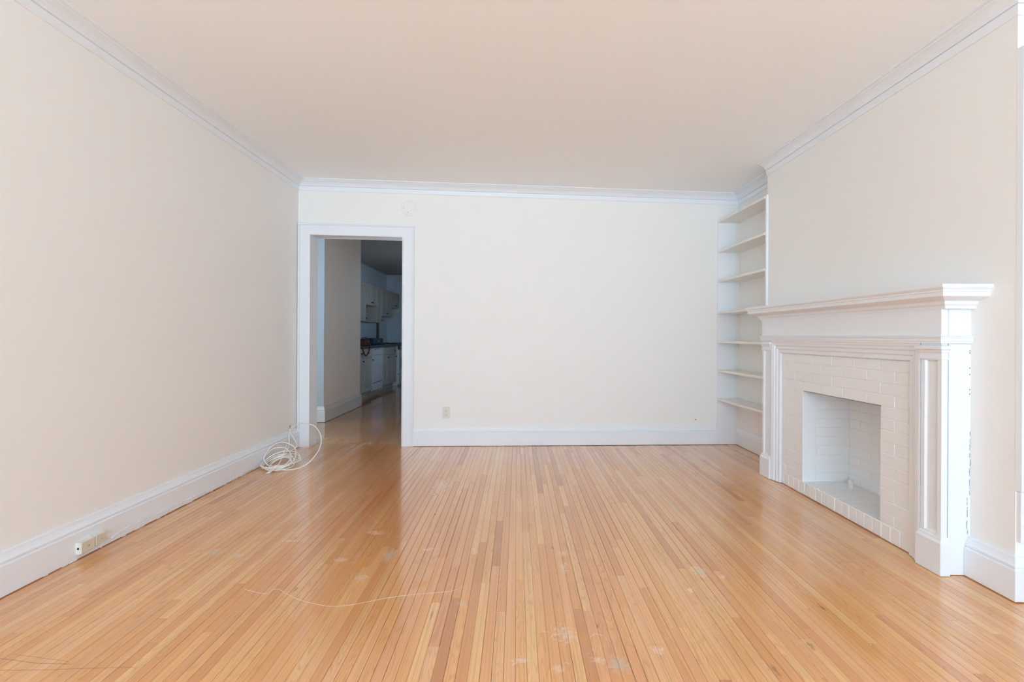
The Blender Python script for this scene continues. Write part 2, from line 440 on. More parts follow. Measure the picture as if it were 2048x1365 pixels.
struct(m.build('wall_right', M_WALL), 'cream chimney breast above and around the white mantel')
# right wall beside the camera
m = MB(); m.box(XA2, XA2 + 0.2, YREAR - 0.15, BY0, -0.02, ZT)
struct(m.build('wall_right', M_WALL), 'plain cream wall on the right beside the camera')
# rear wall with three windows
m = MB()
wins = [(-1.85, -0.66), (-0.56, 0.60), (0.70, 1.90)]
xs = [XL - 0.15, -1.85, -0.66, -0.56, 0.60, 0.70, 1.90, XA2 + 0.2]
for i in range(0, 8, 2): m.box(xs[i], xs[i + 1], YREAR - 0.15, YREAR, -0.02, ZT)
for a, b in wins: m.box(a, b, YREAR - 0.15, YREAR, -0.02, 0.35); m.box(a, b, YREAR - 0.15, YREAR, 2.45, ZT)
struct(m.build('wall_rear', M_WALL), 'wall with three tall windows behind the camera')
def portal(loc, rot, sx_, sy_):
    d = bpy.data.lights.new('window_portal', 'AREA'); d.shape = 'RECTANGLE'; d.size = sx_; d.size_y = sy_
    o = bpy.data.objects.new('window_portal', d); C.objects.link(o); o.location = loc; o.rotation_euler = rot
    d.cycles.is_portal = True
H = math.pi / 2
for a, b in wins: portal(((a + b) / 2, YREAR - 0.14, 1.40), (H, 0, 0), b - a, 2.1)
# window frames (sash bars) in those openings
def window_y(n, a, b, z0, z1, y):
    o = empty('window_%d' % n, ((a + b) / 2, y, z0), None, None, kind='structure')
    q = MB(); q.box(a, a + .05, y - .05, y, z0, z1); q.box(b - .05, b, y - .05, y, z0, z1)
    q.box(a, b, y - .05, y, z0, z0 + .06); q.box(a, b, y - .05, y, z1 - .05, z1); q.box(a, b, y - .05, y, (z0 + z1) / 2 - .02, (z0 + z1) / 2 + .02)
    q.build('window_frame', M_TRIM, o)
for i, (a, b) in enumerate(wins): window_y(i + 1, a, b, 0.35, 2.45, YREAR - 0.05)
# ---- crown moulding
def cr(a, b, d): return (a, b, zc(a) + d)
PC = [(0, -0.103), (0.006, -0.103), (0.009, -0.097), (0.013, -0.066), (0.013, -0.062), (0.006, -0.0605), (0.006, -0.0585), (0.016, -0.057), (0.022, -0.046), (0.034, -0.032),
      (0.050, -0.021), (0.064, -0.016), (0.066, -0.011), (0.080, -0.010), (0.086, -0.006), (0.086, 0.01), (0, 0.01)]
m = MB(); m.sweep([(XL, YREAR), (XL, yb(XL)), (XA, yb(XA)), (XA, BY1)], PC, -1, cr)
struct(m.build('trim_1', M_TRIM), 'white cove crown moulding along the left and far walls')
m = MB(); m.sweep([(XR, BY1), (XR, BY0), (XA2, BY0)], PC, -1, cr)
struct(m.build('trim_2', M_TRIM), 'white cove crown moulding on the chimney breast')
m = MB(); m.sweep([(XA2, BY0), (XA2, YREAR)], PC, -1, cr)
struct(m.build('trim_3', M_TRIM), 'white crown moulding beside the camera')

# ---- baseboards
PB = [(0, 0.004), (0.028, 0.004), (0.029, 0.008), (0.029, 0.131), (0.026, 0.134), (0.020, 0.136), (0.020, 0.139), (0.025, 0.143), (0.025, 0.150), (0.018, 0.158),
      (0.012, 0.172), (0.010, 0.183), (0.0, 0.185)]
def lev(a, b, d): return (a, b, d)
def base(name, path, label, mt=M_TRIM, prof=PB):
    q = MB(); q.sweep(path, prof, -1, lev); return struct(q.build(name, mt), label)
base('baseboard_left', [(XL, YREAR), (XL, yb(XL))], 'painted white baseboard along the left wall')
base('baseboard_back', [(-1.026, yb(-1.026)), (2.05, yb(2.05))], 'painted white baseboard along the far wall')
PB2 = [(o_ * 0.8, z_) for o_, z_ in PB]
base('baseboard_right', [(XA, 5.035), (XA, 4.11)], 'baseboard inside the bookcase alcove', prof=PB2)
base('baseboard_right', [(XR, 2.27), (XR, BY0), (XA2, BY0)], 'baseboard wrapping the near corner of the chimney breast')
base('baseboard_right', [(XA2, BY0), (XA2, YREAR)], 'baseboard beside the camera')

# ---- cased opening to the hall
door = empty('door_1', ((DX0 + DX1) / 2, yb(-1.6), 0), 'white cased opening to the dim hall', None, kind='structure')
def cs(a, b, d): return (a, yb(a) - d, b)
PCA = [(-0.004, 0), (-0.004, 0.020), (0.006, 0.023), (0.009, 0.016), (0.014, 0.016), (0.088, 0.018), (0.091, 0.016), (0.094, 0.016), (0.097, 0.028), (0.106, 0.030), (0.113, 0.024), (0.113, 0)]
m = MB(); m.sweep([(DX0, 0.0), (DX0, dtop(DX0)), (DX1, dtop(DX1)), (DX1, 0.0)], PCA, 1, cs)
m.build('casing', M_TRIM, door)
JL = MB()
JL.prism([(DX0 - .002, yb(DX0)), (DX0 + .004, yb(DX0)), (DX0 + .004, yb(DX0) + T), (DX0 - .002, yb(DX0) + T)], 0.0, dtop(DX0))
JL.prism([(DX1 - .004, yb(DX1)), (DX1 + .002, yb(DX1)), (DX1 + .002, yb(DX1) + T), (DX1 - .004, yb(DX1) + T)], 0.0, dtop(DX1))
JL.prism([(DX0, yb(DX0)), (DX1, yb(DX1)), (DX1, yb(DX1) + T), (DX0, yb(DX0) + T)], lambda x: dtop(x) - .004, lambda x: dtop(x) + .002)
JL.build('jamb', M_TRIM, door)

# ---- hall and kitchen shell
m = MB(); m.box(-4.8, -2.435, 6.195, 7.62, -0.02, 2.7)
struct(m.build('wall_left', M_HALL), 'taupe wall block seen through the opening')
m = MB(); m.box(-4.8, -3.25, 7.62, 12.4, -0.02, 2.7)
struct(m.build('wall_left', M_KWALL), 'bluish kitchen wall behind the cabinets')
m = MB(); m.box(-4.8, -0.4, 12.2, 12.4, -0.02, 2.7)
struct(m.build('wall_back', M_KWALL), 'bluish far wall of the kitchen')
m = MB()
m.box(-0.6, -0.4, 5.05, 8.8, -0.02, 2.7); m.box(-0.6, -0.4, 9.3, 12.4, -0.02, 2.7)
m.box(-0.6, -0.4, 8.8, 9.3, -0.02, 1.2); m.box(-0.6, -0.4, 8.8, 9.3, 1.65, 2.7)
struct(m.build('wall_right', M_HALL), 'right wall of the hall and kitchen, hidden behind the far wall')
portal((-0.42, 9.05, 1.425), (H, 0, H), 0.5, 0.45)
m = MB()
m.box(-4.8, -4.6, 4.8, 6.2, -0.02, 0.7); m.box(-4.8, -4.6, 4.8, 6.2, 2.2, 2.7); m.box(-4.8, -4.6, 4.8, 5.05, .7, 2.2); m.box(-4.8, -4.6, 6.1, 6.2, .7, 2.2)
struct(m.build('wall_left', M_HALL), 'far end wall of the side passage')
portal((-4.79, 5.575, 1.45), (H, 0, -H), 1.05, 1.5)
m = MB(); m.box(-4.6, -2.435, 6.187, 6.195, 0, 2.607); struct(m.build('wall_back', M_HALL_LIT), 'end wall of the side passage, bluish window light in its colour')  # thin sheet over the hall block, carrying the window light as a tint
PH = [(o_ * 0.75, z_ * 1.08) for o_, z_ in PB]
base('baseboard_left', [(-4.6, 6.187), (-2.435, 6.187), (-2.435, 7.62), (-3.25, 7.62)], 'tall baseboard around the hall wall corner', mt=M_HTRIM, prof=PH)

# ================================================================== BOOKCASE
bk = empty('bookcase', (2.16, 4.57, 0), 'tall white built-in bookcase with seven shelves between far wall and chimney breast', 'bookcase')
Yk = 5.018
m = MB(); m.fbox(2.052, 2.238, Yk, yb(2.05) + 0.004, 0.003, 2.30, 1, -1, 0.002); m.build('side_panel', M_TRIM, bk)
m = MB(); m.fbox(2.088, 2.262, 4.112, 4.130, 0.003, 2.30, 0, -1, 0.002, back=True); m.build('side_panel', M_TRIM, bk)
for zt in (2.292, 1.986, 1.682, 1.358, 1.062, 0.769, 0.478):
    m = MB()
    m.prism([(2.050, Yk), (2.080, 4.130), (XA, 4.130), (XA, Yk)], zt - 0.020, zt)
    m.build('shelf', M_SHELF, bk)
m = MB(); m.box(2.2385, XA, Yk + .004, yb(2.1) + .02, 0.003, 2.27); m.build('corner_strip', M_SHELF, bk)

# ================================================================== FIREPLACE MANTEL (wood)
mt = empty('fireplace_mantel', (2.0, 3.1, 0), 'white painted wooden mantel with moulded shelf and panelled pilasters', 'mantel')
MX, NY, FY = 1.967, 2.272, 3.932      # body front, near end, far end
def rect3(o_=0): return [(XR, NY), (MX, NY), (MX, FY), (XR, FY)]
# shelf
PS = [(0, 1.236), (0.012, 1.238), (0.014, 1.250), (0.022, 1.258), (0.026, 1.272), (0.074, 1.287), (0.080, 1.291), (0.081, 1.308), (0.085, 1.311), (0.085, 1.319),
      (0.090, 1.322), (0.096, 1.330), (0.096, 1.342), (0, 1.342)]
m = MB(); m.sweep([(XR, NY - .012), (MX + .008, NY - .012), (MX + .008, FY + .015), (XR, FY + .015)], PS, 1, lev, closed=True)
m.sm = [False] * len(m.f)
m.box(MX - .001, XR, NY + .001, FY - .001, 1.30, 1.3415)
m.build('mantel_shelf', M_TRIM, mt)
# frieze body
m = MB(); m.box(MX + .003, XR, NY + .03, FY - .03, 1.075, 1.30)
m.box(MX, MX + .024, NY, FY, 1.075, 1.30); m.box(MX + .02, MX + .04, NY + .006, FY - .006, 1.075, 1.30); m.box(MX + .036, XR, NY, FY, 1.075, 1.30)
m.build('frieze', M_TRIM, mt)
PBAND = [(0, 1.076), (0.008, 1.077), (0.008, 1.084), (0.011, 1.087), (0.011, 1.100), (0.016, 1.103), (0.018, 1.109), (0.0, 1.113)]
m = MB(); m.sweep(rect3(), PBAND, 1, lev); m.build('band_moulding', M_TRIM, mt)
def pilaster(y0, y1, label):
    p = MB()
    xf = MX + .003
    # shaft with a sunk panel: nested rectangles on the front
    z0, z1 = 0.16, 1.02
    rings = [(0, 0), (0.022, 0), (0.028, 0.009), (0.036, 0.010), (0.039, 0.010)]
    vs = []
    for ins, d in rings:
        for a, b in ((y0 + ins, z0 + ins * 1.0), (y1 - ins, z0 + ins), (y1 - ins, z1 - ins), (y0 + ins, z1 - ins)):
            vs.append((xf + d, a, b))
    fs = []
    for r_ in range(len(rings) - 1):
        for k in range(4): fs.append((r_ * 4 + k, r_ * 4 + (k + 1) % 4, (r_ + 1) * 4 + (k + 1) % 4, (r_ + 1) * 4 + k))
    q = (len(rings) - 1) * 4; fs.append((q, q + 1, q + 2, q + 3))
    p.add(vs, fs)
    # shaft sides
    vs = []
    for a in (y0, y1):
        vs += [(xf, a, z0), (xf, a, z1 + .06), (xf + .026, a, z0), (xf + .026, a, z1 + .06)]
    p.add(vs, [(0, 1, 3, 2), (4, 5, 7, 6)])
    p.add([(xf, y0, z1), (xf, y1, z1), (xf, y1, z1 + .06), (xf, y0, z1 + .06)], [(0, 1, 2, 3)])
    sh = p.build('pilaster', M_TRIM, mt, recalc=False)
    q = MB(); q.sweep([(xf + .028, y0), (xf, y0), (xf, y1), (xf + .028, y1)],
                      [(0, 1.000), (0.006, 1.001), (0.007, 1.007), (0.003, 1.009), (0.003, 1.030), (0.008, 1.036), (0.012, 1.046), (0.018, 1.050), (0.018, 1.064), (0.0, 1.070)], 1, lev)
    q.build('capital', M_TRIM, sh)
    q = MB(); q.sweep([(xf + .032, y0), (xf, y0), (xf, y1), (xf + .032, y1)],
                      [(0, 0.002), (0.013, 0.002), (0.013, 0.150), (0.007, 0.160), (0.004, 0.172), (0.0, 0.176)], 1, lev)
    q.build('plinth', M_TRIM, sh)
pilaster(NY, 2.388, None); pilaster(3.812, FY - .004, None)
# back posts behind the pilasters
for a, b, c_, d_ in ((NY, 2.40, NY + .006, 2.40), (3.80, FY, 3.80, FY - .006)):
    m = MB(); m.box(MX + .036, XR, a, b, 0.003, 1.08); m.box(MX + .025, MX + .04, c_, d_, 0.003, 1.08)
    m.build('side_post', M_TRIM, mt)
# architrave round the brick
BX = 2.005
PAR = [(0, 0), (0, 0.010), (0.004, 0.014), (0.026, 0.015), (0.030, 0.020), (0.034, 0.022), (0.052, 0.023), (0.055, 0.029), (0.061, 0.032), (0.070, 0.032), (0.078, 0.036), (0.092, 0.0365), (0.092, 0)]
m = MB(); m.sweep([(2.486, 0.003), (2.486, 0.985), (3.706, 0.985), (3.706, 0.003)], PAR, 1, lambda a, b, d: (BX - d, a, b))
m.box(BX, XR, 2.396, 2.486, 0.003, 1.076); m.box(BX, XR, 3.706, 3.80, 0.003, 1.076); m.box(BX, XR, 2.396, 3.80, 0.986, 1.076)
m.build('architrave', M_TRIM, mt)
# cracked caulk line where the mantel meets the wall
m = MB(); pts = []; z = 0.19
while z < 0.66:
    L_ = rnd.uniform(0.012, 0.05); x0 = XR - 0.0035 + rnd.uniform(-.0015, .0015) - (0.010 if z < 0.37 else 0)
    n_ = max(2, int(L_ / 0.008)); ps = [(x0 + rnd.uniform(-.0012, .0012), NY - 0.0006, z + L_ * k / n_) for k in range(n_ + 1)]
    m.tube(ps, [rnd.uniform(0.0004, 0.0012) for _ in ps], 5); z += L_ + rnd.uniform(0.001, 0.016)
for zz in (0.84, 0.86, 0.93, 0.96, 1.03, 1.04): m.tube([(XR - .006, NY - .0006, zz), (XR - .004, NY - .0006, zz + .006)], 0.0015, 5)
o = m.build('caulk_crack', mat('crack_shadow', (0.10, 0.12, 0.16), 0.8, 0.1), mt); o['label'] = 'broken dark crack in the caulk'; o['kind'] = 'stuff'

# ================================================================== BRICK SURROUND AND FIREBOX
fb = empty('fireplace', (2.1, 3.1, 0), 'white painted brick fireplace with an empty square firebox', 'fireplace')
OY0, OY1, OZ0, OZ1 = 2.700, 3.434, 0.092, 0.727
XB = 2.333
g = 0.0022
def brick(x0, x1, y0, y1, z0, z1, axis, sign):
    q = MB(); j = lambda: rnd.uniform(-0.0008, 0.0008)
    q.fbox(x0 + (j() if axis == 0 and sign < 0 else 0), x1, y0 + (j() if axis == 1 else 0), y1, z0, z1 + (j() if axis == 2 else 0), axis, sign, 0.0018)
    o = q.build('brick', M_BRICK, fb); place(o, ((x0 + x1) / 2, (y0 + y1) / 2, (z0 + z1) / 2)); return o
YA, YB_ = 2.489, 3.703
ch = (OZ1 - OZ0) / 10
rows = [(OZ0 + i * ch, OZ0 + (i + 1) * ch) for i in range(10)] + [(OZ1 + i * 0.0643, OZ1 + (i + 1) * 0.0643) for i in range(4)]
for i, (z0, z1) in enumerate(rows):
    off = (2.700 if i % 2 == 1 else 2.598) - 0.2085 * 3
    y = off
    while y < YB_:
        a, b = max(y, YA), min(y + 0.2085, YB_); y += 0.2085
        if b - a < 0.012: continue
        if i < 10:
            if a < OY0 < b: b = OY0
            if a < OY1 < b: a = OY1
            if a >= OY0 - 1e-6 and b <= OY1 + 1e-6: continue
            if b - a < 0.012: continue
        e0 = 0 if (i < 10 and abs(a - OY1) < 1e-6) else g; e1 = 0 if (i < 10 and abs(b - OY0) < 1e-6) else g
        brick(BX, BX + 0.09, a + e0, b - e1, z0 + g, z1 - g, 0, -1)
# rowlock course: end-on bricks under the opening and the side columns, running back as the hearth
y = OY0 - 0.0655 * 3 - .012
while y < YB_ - 0.02:
    a, b = max(y, YA), min(y + 0.0655, YB_); y += 0.0655
    ins = a > OY0 - .05 and b < OY1 + .05
    q = MB(); x1 = BX + (0.20 if ins else 0.09)
    zt = OZ0 - 0.001 + rnd.uniform(-.0012, .0005)
    q.fbox(BX + rnd.uniform(-.0008, .0008), x1, a + g, b - g, 0.004, zt, 0, -1, 0.004); o = q.build('brick', M_BRICK, fb); place(o, (BX, (a + b) / 2, 0.05))
# firebox walls of brick: far cheek (faces the camera), back, near cheek
for i in range(10):
    z0, z1 = OZ0 + i * ch, OZ0 + (i + 1) * ch
    cut = 2.005 + 0.20 * (0.52 if i % 2 else 1.0)
    for a, b in ((BX + .092, cut), (cut, XB)) if cut > BX + .1 else ((BX + .092, XB),):
        brick(a + .001, b - .001, OY1 + .001, OY1 + .07, z0 + .001, z1 - .001, 1, -1)
    y = OY0 - (0.1 if i % 2 else 0)
    while y < OY1:
        a, b = max(y, OY0), min(y + 0.2085, OY1); y += 0.2085
        brick(XB, XB + 0.06, a + .001, b - .001, z0 + .001, z1 - .001, 0, -1)
m = MB()
m.box(BX + .0032, BX + .088, YA - .002, OY0 - .001, 0.003, 0.986); m.box(BX + .0032, BX + .088, OY1 + .001, YB_ + .002, 0.003, 0.986)
m.box(BX + .0032, BX + .088, OY0 - .001, OY1 + .001, OZ1 + .003, 0.986)
m.box(BX + .006, XB + .02, OY0, OY1, 0.003, OZ0 - .006)
m.box(BX + .09, XB + .06, OY1 + .003, OY1 + .08, 0.0, 0.86)
m.box(XB + .003, XB + .08, OY0 - .05, OY1 + .05, 0.0, 0.86)
m.box(BX + .03, XB + .06, OY0 - .08, OY0, 0.0, 0.86)
m.box(BX + .09, XB + .06, OY0 - .05, OY1 + .05, 0.80, 0.86)
m.build('mortar', M_MORTAR, fb)
m = MB(); m.fbox(BX + .201, XB, OY0, OY1, 0.02, OZ0 - .003, 2, 1, .002); m.build('hearth_slab', M_BRICK, fb)
m = MB(); m.box(BX + .004, BX + .10, OY0 + .002, OY1 + .06, OZ1 - .0005, OZ1 + .0012)
o = m.build('lintel', M_DARK, fb)
# capped gas pipe stub
m = MB(); px_, py_ = 2.245, 3.285
m.lathe([(0.0, 0), (0.016, 0), (0.016, 0.006), (0.0125, 0.008), (0.0125, 0.028), (0.0165, 0.031), (0.0165, 0.052), (0.014, 0.058), (0.0, 0.060)], (px_, py_, OZ0 - .003), 'z', 20)
o = m.build('gas_pipe', M_PIPE, fb); o['label'] = 'short white capped gas pipe stub'

# ================================================================== trim at the right edge
wc = empty('window_4', (2.2, BY0, 0), 'white casing at the right edge, beside the chimney breast', None, kind='structure')
m = MB(); m.fbox(2.104, 2.126, BY0 - .030, BY0, 0.46, 2.325, 1, -1, .004); m.fbox(2.126, 2.30, BY0 - .020, BY0, 0.46, 2.325, 1, -1, .002)
m.build('casing', M_TRIM, wc)
m = MB(); m.fbox(2.108, 2.140, BY0 - .024, BY0, 0.245, 0.458, 1, -1, .004); m.fbox(2.144, 2.30, BY0 - .034, BY0, 0.19, 0.458, 1, -1, .004)
m.build('plinth', M_TRIM, wc)

# ================================================================== wall fittings
# round blank cover
yc = yb(-1.082)
m = MB(); m.lathe([(0.001, -0.011), (0.058, -0.011), (0.060, -0.008), (0.062, -0.008), (0.064, -0.010), (0.070, -0.010), (0.077, -0.007), (0.079, -0.003), (0.079, 0.001)], (-1.082, yc, 2.372), 'y', 48)
cv = tag(m.build('cover_plate', M_WALL), 'round blank cover plate painted cream, high on far wall above doorway', 'cover plate'); place(cv, (-1.082, yc, 2.372))
for dx, dz in ((-0.052, -0.002), (-0.01, -0.045)):
    m = MB(); m.lathe([(0.001, -0.0125), (0.0028, -0.0122), (0.003, -0.010)], (-1.082 + dx, yc, 2.372 + dz), 'y', 10)
    m.build('screw', M_KNOB, cv)
# duplex outlet
ox, oz = -0.704, 0.333; yo = yb(ox)
ot = empty('wall_outlet', (ox, yo, oz), 'ivory duplex wall outlet above far baseboard', 'outlet')
m = MB(); m.fbox(ox - .036, ox + .036, yo - .006, yo + .002, oz - .058, oz + .058, 1, -1, .003); m.build('cover_plate', M_IVORY, ot)
for s_ in (-1, 1):
    zc_ = oz + s_ * .0205
    m = MB(); m.lathe([(0.001, -.0085), (.0155, -.0085), (.0168, -.007), (.0168, -.004)], (ox, yo, zc_), 'y', 24); so = m.build('socket', M_IVORY, ot)
    m = MB(); m.box(ox - .0078, ox - .0058, yo - .0092, yo - .008, zc_ - .001, zc_ + .0075); m.box(ox + .0054, ox + .0074, yo - .0092, yo - .008, zc_ - .001, zc_ + .0065)
    m.lathe([(.0003, -.0092), (.0028, -.0092), (.0028, -.008)], (ox, yo, zc_ - .0085), 'y', 10)
    m.build('slot', M_DARK, so)
m = MB(); m.lathe([(0.0004, -.0075), (.003, -.0072), (.0032, -.005)], (ox, yo, oz), 'y', 10); m.build('screw', M_IVORY, ot)
# nail hole plug
m = MB(); m.lathe([(0.0006, -.004), (.004, -.004), (.0055, -.002), (.0058, .001)], (1.836, yb(1.836), 0.254), 'y', 12)
o = tag(m.build('nail', M_DARK), 'tiny dark nail head low on far wall, left of bookcase', 'nail'); place(o, (1.836, yb(1.836), .254))

# phone jacks on the left baseboard
XBF = XL + 0.029
def jack(y0, y1, z0, z1, label, port):
    o = empty('phone_jack', (XBF, (y0 + y1) / 2, z0), label, 'phone jack', 'surface phone jacks on left baseboard')
    q = MB(); q.fbox(XBF - .001, XBF + .020, y0, y1, z0, z1, 0, 1, .003); q.build('housing', M_IVORY, o)
    q = MB(); q.fbox(XBF + .019, XBF + .026, y0 + .003, y1 - .002, z0 + .002, z1 - .002, 0, 1, .002); c_ = q.build('cover', M_BEIGE, o); c_['label'] = 'beige cover'
    yc_, zc_ = (y0 + y1) / 2 + .002, (z0 + z1) / 2
    q = MB(); q.lathe([(.0004, .0275), (.0035, .0272), (.0045, .025)], (XBF, yc_, zc_), 'x', 12); q.build('screw', M_BRASS, c_)
    q = MB(); q.box(XBF + .0268, XBF + .0279, yc_ - .0028, yc_ + .0028, zc_ - .0006, zc_ + .0006); q.build('screw_slot', M_DARK, c_)
    if port:
        q = MB(); q.box(XBF + .007, XBF + .016, y0 - .0006, y0 + .006, zc_ - .006, zc_ + .004); q.build('port', M_DARK, o)
jack(2.372, 2.452, 0.030, 0.088, 'ivory and beige phone jack with open port, nearest the camera', True)
jack(2.455, 2.520, 0.036, 0.090, 'beige phone jack without open port, beside the nearer jack', False)
# painted-over phone wire with clips
pts = [(2.520, .070), (2.535, .058), (2.55, .040), (2.583, .026), (2.64, .037), (2.70, .042), (2.767, .041), (2.85, .037), (2.942, .032), (3.05, .030), (3.208, .028), (3.5, .024), (3.8, .020), (3.966, .014)]
m = MB(); m.tube([(XBF + .0022, y_, z_ + (.002 if i % 2 else 0)) for i, (y_, z_) in enumerate(pts)], .0022, 6)
pw = tag(m.build('phone_wire', M_TRIM), 'thin white painted wire stapled along the left baseboard', 'wire')
for y_, z_ in ((2.583, .026), (2.767, .041), (2.942, .032), (3.208, .028), (3.50, .024), (3.80, .02)):
    m = MB(); m.lathe([(.0005, .006), (.003, .0058), (.0042, .004), (.0045, 0)], (XBF, y_, z_ + .002), 'x', 10); m.box(XBF, XBF + .003, y_ - .002, y_ + .002, z_ - .008, z_ + .002)
    m.build('wire_clip', M_TRIM, pw)
# lumpy paint drips and debris along the foot of the left baseboard
m = MB()
for k in range(34):
    y_ = rnd.uniform(2.1, 4.7); w_ = rnd.uniform(.006, .03)
    m.fbox(XBF - .001, XBF + rnd.uniform(.0005, .0018), y_, y_ + w_, .001, rnd.uniform(.005, .008), 0, 1, .0008)
o = m.build('paint_drips', M_TRIM, bpy.data.objects['baseboard_left']); o['kind'] = 'stuff'

# ================================================================== CABLE COIL
def smooth(pts, n=6):
    P = [Vector(p) for p in pts]; out_ = []
    for i in range(len(P) - 1):
        p0, p1, p2, p3 = P[max(i - 1, 0)], P[i], P[i + 1], P[min(i + 2, len(P) - 1)]
        for k in range(n):
            t = k / n
            out_.append(0.5 * ((2 * p1) + (-p0 + p2) * t + (2 * p0 - 5 * p1 + 4 * p2 - p3) * t * t + (-p0 + 3 * p1 - 3 * p2 + p3) * t ** 3))
    out_.append(P[-1]); return out_
R = 0.0043
cc = empty('cable_coil', (-1.98, 4.08, 0), 'loosely coiled white coaxial cable on the floor beside the doorway', 'cable')
loops = []
# spiral lying on the floor
cx, cy = -1.975, 4.085
for k in range(7 * 22):
    a = 2 * math.pi * k / 22 + 0.4; t = k / 22
    r = 0.145 - 0.018 * abs(math.sin(t * 2.1)) - 0.022 * (t % 3)
    ex = math.cos(a) * r * 1.02; ey = math.sin(a) * (r + 0.03)
    tilt = 0.03 + 0.035 * abs(math.sin(t * 1.7))
    z = R + 0.0055 * t * 0.7 + max(0, ey / 0.17) * tilt + 0.004
    loops.append((max(cx + ex + 0.02 * math.sin(t * 2.6), XBF + R + .001), cy + ey + 0.02 * math.cos(t * 3.1), z))
m = MB(); m.tube(loops, R, 8); m.build('coiled_cable', M_CABLE, cc)
def cl(p): return (max(p[0], XBF + R + .001), p[1], max(p[2], R + .0005))
ringA = [(-1.972, 3.98, 0.013), (-2.046, 4.03, 0.032), (-2.112, 4.1, 0.064), (-2.126, 4.18, 0.099), (-2.126, 4.25, 0.13), (-2.10, 4.3, 0.15), (-2.05, 4.32, 0.152), (-1.987, 4.3, 0.142), (-1.92, 4.25, 0.119), (-1.88, 4.18, 0.088), (-1.86, 4.1, 0.057), (-1.874, 4.04, 0.031), (-1.904, 3.99, 0.015), (-1.947, 3.97, 0.008)]
ringB = [(-1.95, 3.97, 0.010), (-1.992, 4.0, 0.011), (-2.07, 4.06, 0.033), (-2.12, 4.12, 0.059), (-2.126, 4.18, 0.086), (-2.12, 4.22, 0.103), (-2.10, 4.26, 0.115), (-2.05, 4.28, 0.117), (-1.994, 4.26, 0.107), (-1.932, 4.2, 0.078), (-1.903, 4.12, 0.052), (-1.917, 4.06, 0.025), (-1.96, 4.03, 0.012)]
m = MB(); m.tube(smooth([cl(p) for p in ringA + ringB]), R, 8); m.build('leaning_loop', M_CABLE, cc)
arc = [(-1.996, 3.98, 0.001), (-1.894, 3.97, 0.0), (-1.822, 3.99, 0.001), (-1.775, 4.02, 0.012), (-1.739, 4.08, 0.029), (-1.71, 4.14, 0.069), (-1.696, 4.2, 0.11), (-1.699, 4.26, 0.156), (-1.723, 4.32, 0.205), (-1.766, 4.37, 0.248), (-1.822, 4.42, 0.279), (-1.876, 4.45, 0.289), (-1.938, 4.49, 0.293), (-2.002, 4.53, 0.285), (-2.062, 4.56, 0.256), (-2.103, 4.58, 0.22), (-2.122, 4.58, 0.178), (-2.121, 4.57, 0.133), (-2.107, 4.55, 0.1), (-2.085, 4.48, 0.07), (-2.06, 4.38, 0.04)]
m = MB(); m.tube(smooth([cl(p) for p in arc]), R, 8); m.build('wide_loop', M_CABLE, cc)
tail = [(-2.145, 4.6, 0.22), (-2.12, 4.58, 0.206), (-2.075, 4.54, 0.163), (-2.024, 4.5, 0.116), (-2.006, 4.48, 0.093), (-2.015, 4.46, 0.07), (-2.05, 4.40, 0.045)]
m = MB(); m.tube(smooth([cl(p) for p in tail]), R * .8, 8); m.build('loose_end', M_CABLE, cc)
m = MB(); m.tube([(-2.136, 4.622, .246), (-2.126, 4.598, .219)], .0055, 8); m.build('connector', M_BRASS, cc)
m = MB(); m.tube(smooth([(-1.967, 4.2, 0.16), (-1.954, 4.12, 0.114), (-1.939, 4.02, 0.056), (-1.955, 3.97, 0.02)]), R * .7, 6); m.build('tie', M_CABLE, cc)
m = MB()
m.tube(smooth([(-1.945, 4.02, .03), (-1.948, 3.97, .042), (-1.957, 3.93, 0.030), (-1.964, 3.89, 0.014), (-1.972, 3.865, 0.005)]), R, 8)
m.tube(smooth([(-1.935, 4.02, .025), (-1.936, 3.965, .04), (-1.942, 3.925, 0.026), (-1.950, 3.88, 0.012), (-1.960, 3.868, 0.005)]), R, 8)
m.build('cable_end', M_CABLE, cc)

# thread on the floor
th = [(-1.168, 2.114), (-1.089, 2.086), (-1.061, 2.083), (-1.048, 2.111), (-1.022, 2.116), (-0.966, 2.075), (-0.895, 2.033), (-0.797, 1.996), (-0.728, 1.986), (-0.638, 2.009), (-0.527, 2.056), (-0.387, 2.089), (-0.282, 2.107), (-0.231, 2.145)]
m = MB(); m.tube(smooth([(x_, y_, .0008) for x_, y_ in th], 5), .0006, 5)
tag(m.build('thread', M_THREAD), 'long pale thread lying curved across the floorboards', 'thread')
# ================================================================== KITCHEN
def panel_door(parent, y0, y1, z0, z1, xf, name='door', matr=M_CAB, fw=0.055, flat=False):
    p = MB(); d0 = 0.020
    rings = [(0, -0.003), (0.003, 0)] + ([] if flat else [(fw, 0), (fw + .006, -0.007), (fw + .016, -0.007), (fw + .034, -0.001)])
    vs = [(xf - d0, a, b) for a, b in ((y0, z0), (y1, z0), (y1, z1), (y0, z1))]
    for ins, d in rings:
        for a, b in ((y0 + ins, z0 + ins), (y1 - ins, z0 + ins), (y1 - ins, z1 - ins), (y0 + ins, z1 - ins)): vs.append((xf + d, a, b))
    fs = []
    for r_ in range(len(rings)):
        for k in range(4): fs.append((r_ * 4 + k, r_ * 4 + (k + 1) % 4, (r_ + 1) * 4 + (k + 1) % 4, (r_ + 1) * 4 + k))
    q = len(rings) * 4; fs.append((q, q + 1, q + 2, q + 3))
    p.add(vs, fs); return p.build(name, matr, parent)
def knob(parent, y, z, xf):
    q = MB(); q.lathe([(.005, -.001), (.005, .012), (.013, .016), (.015, .022), (.010, .028), (.001, .029)], (xf, y, z), 'x', 12); return q.build('knob', M_KNOB, parent)
XF = -2.62
